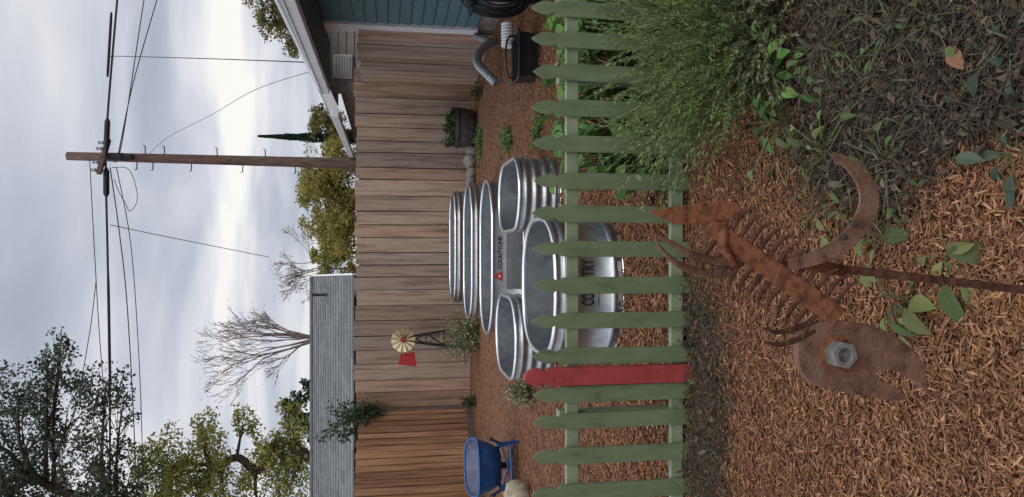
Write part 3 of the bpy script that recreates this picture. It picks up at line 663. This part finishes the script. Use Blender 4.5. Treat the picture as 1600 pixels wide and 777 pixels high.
# ------------------------------------------------------------------ wheelbarrow
wb0=G(808,727); 
wb=thing('wheelbarrow',wb0,'blue metal wheelbarrow parked by the side fence','wheelbarrow')
rz=Matrix.Rotation(R(16),3,'Z'); SC=.98
def wl(x,y,z): return wb0+rz@V((x*SC,y*SC,z*SC))
def tl_loop(hx,y0,y1,z0,z1,n=28,off=0):
    out=[]
    for i in range(n):
        t=2*math.pi*i/n; c_,s_=math.cos(t),math.sin(t); e=2/3.6
        x=(hx+off)*math.copysign(abs(c_)**e,c_); u=.5+.5*math.copysign(abs(s_)**e,s_)
        x*=1-.12*max(0,u-.5)*2
        y=y0-off+(y1-y0+2*off)*u; z=z0+(z1-z0)*(u**1.3)
        out.append(wl(x,y,z))
    return out
rim_=(.335,-.30,.50,.49,.575)
mb=MB(); mb.loft([tl_loop(.17,-.10,.16,.205,.205),tl_loop(.215,-.16,.22,.225,.23),tl_loop(.29,-.25,.38,.36,.40),tl_loop(*rim_)],cap0=True); tyo=mb.build('tray','blue',wb,smooth=True)
mb=MB(); mb.loft([tl_loop(.33,-.295,.495,.486,.571),tl_loop(.278,-.24,.37,.365,.405),tl_loop(.20,-.15,.21,.24,.245),tl_loop(.16,-.09,.15,.222,.222)],cap1=True); mb.build('tray_lining','trayin',tyo,smooth=True)
mb=MB(); mb.closed_tube(tl_loop(*rim_),.015,6); mb.build('tray_rim','blue',tyo,smooth=True)
for s in (-1,1):
    mb=MB(); mb.tube([wl(s*.30,-.62,.40),wl(s*.26,-.3,.25),wl(s*.16,.3,.19),wl(s*.07,.62,.16)],.017,8); hd=mb.build('handle','blue',wb,smooth=True)
    mb=MB(); mb.tube([wl(s*.305,-.67,.42),wl(s*.298,-.55,.37)],.022,8); mb.build('grip','blackplastic',hd)
    mb=MB(); mb.tube([wl(s*.22,-.08,.235),wl(s*.27,-.12,.015),wl(s*.27,-.24,.015),wl(s*.25,-.30,.25)],.018,8); mb.build('leg','blue',wb)
mb=MB(); mb.tube([wl(-.27,-.18,.10),wl(.27,-.18,.10)],.014,6); mb.tube([wl(-.26,-.12,.04),wl(.25,-.2,.22)],.012,6); mb.tube([wl(.26,-.12,.04),wl(-.25,-.2,.22)],.012,6); mb.build('brace','blue',wb)
mb=MB()
mb.closed_tube([wl(0,.58+.11*math.cos(t*.3927),.15+.11*math.sin(t*.3927)) for t in range(16)],.038,8); wh=mb.build('wheel','blackplastic',wb,smooth=True)
mb=MB(); mb.tube([wl(-.05,.58,.15),wl(.05,.58,.15)],.06,12); mb.build('hub','galvdull',wh)
# sack
def lump(mb,c,rx,ry,rz,seed,amp=.25,flat=True,nu=22,nv=12):
    rr=random.Random(seed); ph=[(rr.uniform(1,4),rr.uniform(1,4),rr.uniform(0,6)) for _ in range(6)]
    vs=[];fs=[]
    for i in range(nv+1):
        th_=math.pi*i/nv
        for j in range(nu):
            p_=2*math.pi*j/nu; d=V((math.sin(th_)*math.cos(p_),math.sin(th_)*math.sin(p_),math.cos(th_)))
            k_=1+amp*sum(math.sin(a_*d.x*2+b_*d.y*2+c_+d.z*a_) for a_,b_,c_ in ph)/4
            q=V((d.x*rx*k_,d.y*ry*k_,d.z*rz*k_))+V(c)
            if flat: q.z=max(q.z,.0)
            vs.append(q)
    for i in range(nv):
        for j in range(nu): fs.append((i*nu+j,(i+1)*nu+j,(i+1)*nu+(j+1)%nu,i*nu+(j+1)%nu))
    mb.add(vs,fs)
sg=G(830,768); mb=MB(); lump(mb,sg+V((-.04,.1,.12)),.12,.15,.15,3,.4); tag(mb.build('sack','sack',None,base=sg,smooth=True),'crumpled beige sack on the mulch in front of the wheelbarrow','sack')
# ------------------------------------------------------------------ barrel + stones
bx_=P(730,200,12.6).x
br=thing('barrel_planter',(bx_,12.6,0),'dark half barrel planter with low plants beside the back fence','planter')
mb=MB(); rad=[.27,.31,.335,.34,.335]; zz=[0,.1,.2,.3,.38]
ns=24
for z_,r_ in zip(zz,rad):
    for j in range(ns): mb.v.append((bx_+r_*math.cos(j*2*math.pi/ns),12.6+r_*math.sin(j*2*math.pi/ns),z_))
for i in range(4):
    for j in range(ns): mb.f.append((i*ns+j,i*ns+(j+1)%ns,(i+1)*ns+(j+1)%ns,(i+1)*ns+j))
mb.build('barrel','barrel',br)
for z_,r_ in ((.08,.31),(.32,.347)):
    mb=MB(); mb.closed_tube([V((bx_+r_*math.cos(j*.2618),12.6+r_*math.sin(j*.2618),z_)) for j in range(24)],.014,6); mb.build('hoop','wire',br)
mb=MB(); mb.add([(bx_+.33*math.cos(j*.2618),12.6+.33*math.sin(j*.2618),.34) for j in range(24)],[tuple(range(24))]); mb.build('soil','soil',br)
pl=thing('potted_plant',(bx_,12.6,.34),'low dark green plant growing in the half barrel planter','plant'); mb=MB()
for _ in range(260): card(mb,V((bx_+random.uniform(-.3,.3),12.6+random.uniform(-.3,.3),.34+abs(random.gauss(0,.08)))),.09,.04,rv()+V((0,0,.8)))
mb.build('foliage','dk',pl)
for i,(a,b_,s,lb) in enumerate(((738,235,.10,'rounded brown stone nearest the barrel planter'),(737,252,.13,'larger brown stone second from the barrel planter'),(738,270,.10,'flat brown stone third from the barrel planter'),(738,287,.11,'brown stone farthest left of the barrel planter'))):
    q=P(a,b_,12.7); q.z=0; mb=MB(); lump(mb,q+V((0,0,s*.5)),s*1.15,s,s,i+20,.25); tag(mb.build('stone','stone',None,base=q,smooth=True),lb,'stone','stones along the back fence')
# ------------------------------------------------------------------ drainage things by the house
dp=thing('downspout',P(770,70,9.8),'grey ribbed downspout elbow bending to the mulch by the teal house','downspout')
path=spline([P(771,66,10.2),P(757,74,10.1),P(746,88,10.0),P(748,102,9.9),P(760,115,9.8),P(775,130,9.7)],8)
rr=[.055+.007*(i%2) for i in range(len(path))]
mb=MB(); mb.tube(path,rr,12); mb.build('elbow','galvdull',dp)
mb=MB(); mb.tube([P(771,66,10.2),P(740,56,10.2)],.05,10); mb.build('pipe','galvdull',dp)
cp_=thing('drain_pipe',G(803,55),'white ribbed drain pipe end beside the black tub','drain pipe')
q0=P(793,36,8.2); q1=P(793,74,8.2); path=[q0.lerp(q1,i/16) for i in range(17)]
mb=MB(); mb.tube(path,[.065+.009*(i%2) for i in range(17)],12); mb.build('pipe','white',cp_)
tb0=G(845,84); tb=thing('plastic_tub',tb0,'black plastic tub on the mulch behind the right end pickets','tub')
def loop(hw,hd,z): return [tb0+V((a_*hw,.2+b_*hd,z)) for a_,b_ in ((-1,-.93),(-.95,-1),(.95,-1),(1,-.93),(1,.93),(.95,1),(-.95,1),(-1,.93))]
mb=MB(); mb.loft([loop(.205,.17,.0),loop(.225,.19,.22),loop(.215,.18,.22),loop(.195,.16,.015)],cap1=True); mb.build('body','blackplastic',tb)
mb=MB(); mb.closed_tube(loop(.232,.197,.215),.014,6); mb.build('rim','blackplastic',tb)
mb=MB(); hp=[tb0+V((-.215,.2,.22)),tb0+V((-.19,.17,.30)),tb0+V((0,.14,.33)),tb0+V((.19,.17,.30)),tb0+V((.215,.2,.22))]; mb.tube(spline(hp,6),.010,6); mb.build('handle','blackplastic',tb)
hs_=G(852,12); hs=thing('garden_hose',hs_,'black garden hose coiled on a stand beside the teal wall','hose')
mb=MB(); yb=hs_.y+.1; hc=P(785,2,yb)
for k_ in range(7):
    rw=.13+.012*k_+random.uniform(-.01,.01); rh=.28+.025*k_+random.uniform(-.03,.03); yy=yb-.10+.03*k_
    mb.closed_tube([V((hc.x+.06+rw*math.cos(t*.2618),yy+.01*math.sin(t*.5),hc.z+.06+rh*.8*math.sin(t*.2618))) for t in range(24)],.011,6)
mb.build('coil','blackplastic',hs,smooth=True)
mb=MB(); mb.box((hc.x+.06,yb+.14,.45),(.04,.04,.9)); mb.box((hc.x+.06,yb+.02,hc.z+.30),(.34,.26,.04)); mb.build('stand','blackplastic',hs,bevel=.005)
# ------------------------------------------------------------------ fish sculpture
YS=1.15
fb=P(1873,485,YS); fb.z=0
fs=thing('fish_sculpture',fb,'rusty fish skeleton sculpture welded from rake and tool parts on a stake','sculpture')
def S(px,py,dy=0): 
    return P(px,py,YS+dy)
def plate(poly,t,name,m,dy=0,bev=.002):
    mb=MB(); pts=[P(a_,b_,YS) for a_,b_ in poly]; mb.prism([q+V((0,dy-t/2,0)) for q in pts],[q+V((0,dy+t/2,0)) for q in pts]); return mb.build(name,m,fs,bevel=bev)
def cat2(pts,n=6): return [(q.x,q.y) for q in spline([V((a_,b_,0)) for a_,b_ in pts],n)]
# head: compact round plate around the nut, its edge running out into a short curved hooked beak
head=cat2([(1242,552),(1246,526),(1265,507),(1298,501),(1340,504),(1381,517),(1416,541),(1439,572),(1445,605)],5)+cat2([(1441,607),(1427,593),(1408,583),(1390,578),(1372,577),(1364,584),(1370,593)],5)+cat2([(1390,602),(1411,621),(1387,624),(1350,618),(1308,611),(1271,601),(1250,581),(1242,552)],5)[:-1]
plate(head,.018,'head_plate','rustlight',0,.004)
nc=S(1301,551); 
mb=MB(); hx=[]; NR=.0238
for k_ in range(6): hx.append(nc+V((NR*math.cos(k_*1.0472+.3),0,NR*math.sin(k_*1.0472+.3))))
nin=[nc+V((.0122*math.cos(k_*.5236),0,.0122*math.sin(k_*.5236))) for k_ in range(12)]
fo=[V((q.x,YS-.036,q.z)) for q in hx]; bo=[V((q.x,YS-.009,q.z)) for q in hx]
mb.v+=[tuple(q) for q in fo]+[tuple(q) for q in bo]+[(q.x,YS-.036,q.z) for q in nin]+[(q.x,YS-.010,q.z) for q in nin]
for i in range(6):
    j=(i+1)%6; mb.f.append((i,6+i,6+j,j))
for i in range(6):
    ia=int(round((i*1.0472+.3)/.5236))%12; ib=(ia+1)%12; ic=(ia+2)%12
    mb.f.append((i,(i+1)%6,12+ic,12+ib,12+ia))
for i in range(12): mb.f.append((12+i,12+(i+1)%12,24+(i+1)%12,24+i))
nutp=mb.build('nut','nut',fs,bevel=.0015)
mb=MB(); mb.tube([V((nc.x,YS-.010,nc.z)),V((nc.x,YS-.0265,nc.z))],.0119,12); mb.build('bolt_end','nut',nutp)
mb=MB(); mb.tube([V((nc.x,YS-.0092,nc.z)),V((nc.x,YS-.0115,nc.z))],.030,24); mb.build('washer','rust',fs)
# spine
s0=V((1105,352,0)); s1=V((1308,497,0)); d_=(s1-s0).normalized(); n_=V((d_.y,-d_.x,0))
sp_=[s0+n_*14,s0.lerp(s1,.3)+n_*15,s0.lerp(s1,.55)+n_*17,s1+n_*17,s1-n_*17,s0.lerp(s1,.55)-n_*17,s0.lerp(s1,.3)-n_*15,s0-n_*14]
plate([(q.x,q.y) for q in sp_],.012,'spine','rust',-.004,.003)
def tine(pts,r=.0044):
    mb=MB(); p=spline([P(a_,b_,YS+dy) for a_,b_,dy in pts],6); k_=len(p); mb.tube(p,[r*(1-.6*(i/(k_-1))**2) for i in range(k_)],7); mb.build('tine','rustdark_shade',fs,smooth=True)
for i in range(12):
    t=.14+.80*i/11; s=s0.lerp(s1,t); j=random.uniform(-.6,.6)
    q0=s+n_*12; q1=s+n_*32-d_*1; q2=s+n_*50+d_*(1+j); q3=s+n_*(63+j)+d_*8
    tine([(q0.x,q0.y,-.004),(q1.x,q1.y,-.006),(q2.x,q2.y,-.010),(q3.x,q3.y,-.016)])
for i in range(12):
    t=.10+.78*i/11; s=s0.lerp(s1,t); j=random.uniform(-.6,.6); 
    q0=s-n_*12; q1=s-n_*32-d_*1; q2=s-n_*48+d_*(1+j); q3=s-n_*(60+j)+d_*8
    tine([(q0.x,q0.y,-.004),(q1.x,q1.y,-.006),(q2.x,q2.y,-.010),(q3.x,q3.y,-.016)])
for dx in (0,1):
    tine([(1268+dx*3,503+dx*14,-.006),(1238+dx*2,515+dx*18,-.010),(1213+dx*2,519+dx*20,-.014),(1190+dx*3,513+dx*21,-.02)],.0050)
# fin (sickle)
cf=cat2([(1226,414),(1272,400),(1312,374),(1336,338),(1337,302),(1315,270),(1276,245)],5); wd=[18,22,26,29,28,20,2]
L1=[];R1=[]
for i,(a_,b_) in enumerate(cf):
    q=V(cf[min(i+1,len(cf)-1)])-V(cf[max(i-1,0)]); q.normalize(); nn_=V((q.y,-q.x)); t=i/(len(cf)-1)*6; k_=min(int(t),5); ww=(wd[k_]+(wd[k_+1]-wd[k_])*(t-k_))/2
    L1.append((a_+nn_.x*ww,b_+nn_.y*ww)); R1.append((a_-nn_.x*ww,b_-nn_.y*ww))
mb=MB(); kf=len(cf); th_=.005; lean=[-.03*(i/kf) for i in range(kf)]
for lst,sg_ in ((L1,-1),(R1,-1),(L1,1),(R1,1)):
    mb.v+=[tuple(P(a_,b_,YS)+V((0,-.014+sg_*th_/2+lean[i],0))) for i,(a_,b_) in enumerate(lst)]
for i in range(kf-1):
    mb.f+=[(i,i+1,kf+i+1,kf+i),(2*kf+i,3*kf+i,3*kf+i+1,2*kf+i+1),(i,2*kf+i,2*kf+i+1,i+1),(kf+i,kf+i+1,3*kf+i+1,3*kf+i)]
mb.f.append((0,kf,3*kf,2*kf)); fin=mb.build('fin','rustlight',fs)
for a_,b_ in ((1302,371),(1318,352)):
    q=P(a_,b_,YS)+V((0,-.014,0)); mb=MB(); mb.tube([q+V((0,-.022,0)),q+V((0,.0,0))],.004,10); mb.build('rivet_hole','hole',fin)
# tail
plate([(1010,331),(1060,322),(1120,314),(1148,317),(1156,333),(1130,344),(1085,350),(1056,352)],.008,'tail_blade','rust',-.006,.002)
for pts in ([(1150,412,0),(1112,408,-.01),(1075,396,-.03),(1045,378,-.04),(1018,362,-.05)],[(1140,424,0),(1105,428,-.01),(1070,418,-.03),(1045,402,-.04),(1026,380,-.05)]):
    mb=MB(); p=spline([P(a_,b_,YS+dy) for a_,b_,dy in pts],6); k_=len(p); mb.tube(p,[.0085*(1-.75*(i/(k_-1))**1.6) for i in range(k_)],8); mb.build('tail_prong','rustlight',fs,smooth=True)
mb=MB(); mb.tube([P(1130,345,YS),P(1128,385,YS-.01),P(1150,420,YS)],.010,8); mb.build('tail_joint','rust',fs,smooth=True)
# bracket + stake
mb=MB(); mb.tube([P(1215,408,YS+.02),P(1262,412,YS+.02),P(1320,424,YS+.02)],[.012,.012,.010],8); mb.build('bracket','rust',fs,smooth=True)
st0=P(1225,410,YS+.03); mb=MB(); path=[st0.lerp(fb,i/70) for i in range(71)]; mb.tube(path,[.0068+.0014*(i%2) for i in range(71)],8); mb.build('stake','rustdark_shade',fs)
# ------------------------------------------------------------------ plants
def leafplant(name,label,pix,n,L_,m,cat='plant',h=.12,spread=.18,group=None,wr=.5,up=.4):
    q=G(*pix); r=thing(name,q,label,cat,group); mb=MB(); st=MB()
    for _ in range(n):
        a=random.uniform(0,6.28); d=V((math.cos(a),math.sin(a),0)); rr=spread*random.uniform(.1,1); hh=h*random.uniform(.3,1.1)
        e=q+d*rr+V((0,0,hh)); mid=q+d*rr*.4+V((0,0,hh*.8)); st.tube([q,mid,e],[.003,.0025,.0018],4,cap=False)
        l=L_*random.uniform(.45,1.2); leaf(mb,e,d*random.uniform(.5,1)+V((0,0,random.uniform(-.2,up)))+rv()*.5,l,l*wr*random.uniform(.7,1.2),random.uniform(.2,.9),random.uniform(.15,.7))
    st.build('stem','stem',r); mb.build('foliage',m,r); return r
leafplant('leafy_plant','yellow green pointed leaf plant left of the stake in the mulch',(1425,470),12,.10,'yleaf',h=.09,spread=.11,wr=.45)
leafplant('leafy_plant','low green leaf plant right of the stake in the mulch',(1395,365),10,.085,'yleaf',h=.08,spread=.08,wr=.5)
leafplant('leafy_plant','broad green leaf plant lying low beside the stake foot',(1495,400),10,.11,'yleaf',h=.06,spread=.11,wr=.45)
leafplant('leafy_plant','small yellowing leaf plant just behind the rusty fin',(1285,330),14,.065,'yleaf',h=.06,spread=.14,wr=.45)
leafplant('leafy_plant','yellowing leaves in the dry litter inside the curve of the rusty fin',(1305,235),22,.07,'yleaf',h=.09,spread=.18,wr=.48)
leafplant('leafy_plant','green broad leaf plant at the foot of the feathery herb bush',(1235,120),34,.075,'broad',h=.11,spread=.24,wr=.6)
leafplant('leafy_plant','yellow green leaf plant at the front left of the herb bush',(1240,190),28,.07,'low',h=.10,spread=.22,wr=.55)
leafplant('leafy_plant','low weed patch in the dark soil between the herb bush and the litter',(1300,70),44,.04,'low',h=.06,spread=.28,wr=.5)
leafplant('leafy_plant','low weed patch in the middle right of the dark soil bed',(1410,40),36,.04,'low',h=.06,spread=.26,wr=.5)
leafplant('leafy_plant','low weed patch at the left edge of the dark soil bed',(1400,250),32,.04,'low',h=.06,spread=.20,wr=.5)
leafplant('leafy_plant','yellowing leaf plant among dry litter near the right corner of the bed',(1480,30),22,.06,'yleaf',h=.07,spread=.15,wr=.45)
leafplant('leafy_plant','grey green leaf rosette at the near edge of the dry litter',(1600,240),14,.07,'gleaf',h=.05,spread=.08,wr=.45)
leafplant('leafy_plant','grey green leaf rosette at the nearest right corner of the bed',(1600,60),22,.06,'gleaf',h=.06,spread=.12,wr=.45)
leafplant('leafy_plant','dull green plant sprawling in the middle of the dry litter',(1370,130),34,.045,'gleaf',h=.06,spread=.26,wr=.45)
leafplant('leafy_plant','pair of yellow leaves on the mulch above the stake bracket',(1320,405),5,.075,'yleaf',h=.05,spread=.05,wr=.4)
q=G(1535,110); mb=MB(); leaf(mb,q+V((0,0,.055)),V((.8,.5,.15)),.085,.042,.1,.5); tag(mb.build('fallen_leaf','brownleaf',None,base=q),'single curled orange brown fallen leaf on the dry litter','leaf')
# broad leaf plants behind fence
for (a_,b_,n,lb) in ((1040,235,190,'broad leaved green plant behind the fence left of the herb bush'),(1000,110,190,'broad leaved green plant behind the fence amid the herb bush'),(980,30,190,'broad leaved green plant behind the two rightmost pickets')):
    q=G(a_,b_); q.y=YF+.32; q.x=P(1000,b_,YF+.3).x
    r=thing('leafy_plant',q,lb,'plant'); mb=MB(); st=MB()
    for _ in range(n):
        e=q+V((random.uniform(-.24,.24),random.uniform(-.22,.22),random.uniform(.05,.62))); st.tube([q+V((random.uniform(-.05,.05),0,0)),q.lerp(e,.5)+rv()*.05,e],.003,4,cap=False)
        l=random.uniform(.06,.12); leaf(mb,e,rv()+V((0,-.5,.1)),l,l*.8,.3)
    st.build('stem','stem',r); mb.build('foliage','broad',r)
# feathery herb bush
def feather(name,label,xr,yr,ns,Lr,m,lean,nl,ll,lw,zup=1.0,droop=.42,sp=.3):
    base=V((sum(xr)/2,sum(yr)/2,0)); r=thing(name,base,label,'herb bush'); mb=MB(); st=MB()
    for _ in range(ns):
        b_=V((random.uniform(*xr),random.uniform(*yr),0)); out_=(b_-base); d=V((out_.x*.9+lean[0]+random.gauss(0,sp),out_.y*1.2+lean[1]+random.gauss(0,sp*.8),zup)).normalized(); Ls_=random.uniform(*Lr)
        pts=[]; 
        for i in range(8):
            t=i/7; pts.append(b_+d*Ls_*t+V((d.x*.25,d.y*.25,-droop))*Ls_*t*t+rv()*.006)
        st.tube(pts,[.003*(1-.7*i/7) for i in range(8)],3,cap=False)
        for _k in range(nl):
            t=random.uniform(.12,1)*7; i=min(int(t),6); p=pts[i].lerp(pts[i+1],t-i); ax=(pts[i+1]-pts[i]).normalized()
            card(mb,p,ll*random.uniform(.6,1.3),lw,ax*1.6+rv())
    st.build('stem','stem',r); mb.build('foliage',m,r)
feather('herb_bush','large feathery green herb bush growing over the right end of the picket fence',(.62,1.45),(2.76,3.38),620,(.36,.70),'herb',(-.12,-.14),60,.026,.0054,droop=.18,sp=.25)
feather('herb_bush','grey green straggly herb in front of the feathery bush',(.70,1.25),(2.56,2.85),190,(.20,.36),'greyherb',(-.1,-.15),46,.022,.009)
# yard weeds / shrubs
def shrub(name,label,cat,center,rad,n,m,ll,stems=30):
    c=V(center); b_=V((c.x,c.y,0)); r=thing(name,b_,label,cat); mb=MB(); st=MB()
    for _ in range(stems):
        e=c+V((rv().x*rad[0],rv().y*rad[1],rv().z*rad[2])); e.z=max(e.z,.05); pth=spline([b_+rv()*.04,b_.lerp(e,.5)+rv()*.05,e],4); st.tube(pth,.005,3,cap=False)
        for _k in range(n//stems):
            p=random.choice(pth[2:])+rv()*ll*1.3; p.z=max(p.z,.01); card(mb,p,ll*random.uniform(.6,1.3),ll*.45)
    st.build('stem','twig',r); mb.build('foliage',m,r)
q=P(712,522,12.2); shrub('shrub','wispy olive shrub at the foot of the garden windmill','shrub',(q.x,12.2,.36),(.48,.3,.36),1700,'greyherb',.06,46)
q=G(832,612); shrub('weed_clump','pale green weed clump left of the left end on tank','weed',(q.x,q.y,.16),(.16,.16,.15),700,'greyherb',.05,26)
q=G(798,218); shrub('weed_clump','bright green weed patch right of the stock tanks','weed',(q.x,q.y,.05),(.2,.25,.06),500,'broad',.05,24)
q=G(746,230); q.y=11.8; q.x=P(746,222,11.8).x; shrub('weed_clump','low green weeds in front of the barrel planter stones','weed',(q.x,q.y,.05),(.5,.2,.06),500,'broad',.05,24)
q=P(730,628,12.6); shrub('weed_clump','small green plant in the corner of the board fences','weed',(q.x,12.6,.16),(.16,.1,.16),420,'vine',.05,20)
q=G(752,140); shrub('weed_clump','weeds along the foot of the short return fence','weed',(q.x-.05,q.y,.06),(.12,.5,.08),420,'vine',.05,20)
q=G(845,200); shrub('weed_clump','few green sprouts in the mulch behind the right hand pickets','weed',(q.x,q.y,.04),(.35,.3,.05),350,'broad',.04,24)
q=G(1110,700); r=thing('weed_clump',q,'thin dry grass and weed tufts along the left foot of the picket fence','weed')
mb=MB()
for _ in range(900):
    g_=G(random.uniform(1078,1150),random.uniform(440,800)); card(mb,g_,random.uniform(.02,.07),.004,rv()*.8+V((0,0,.7)))
mb.build('foliage','dryweed',r)
print('done')
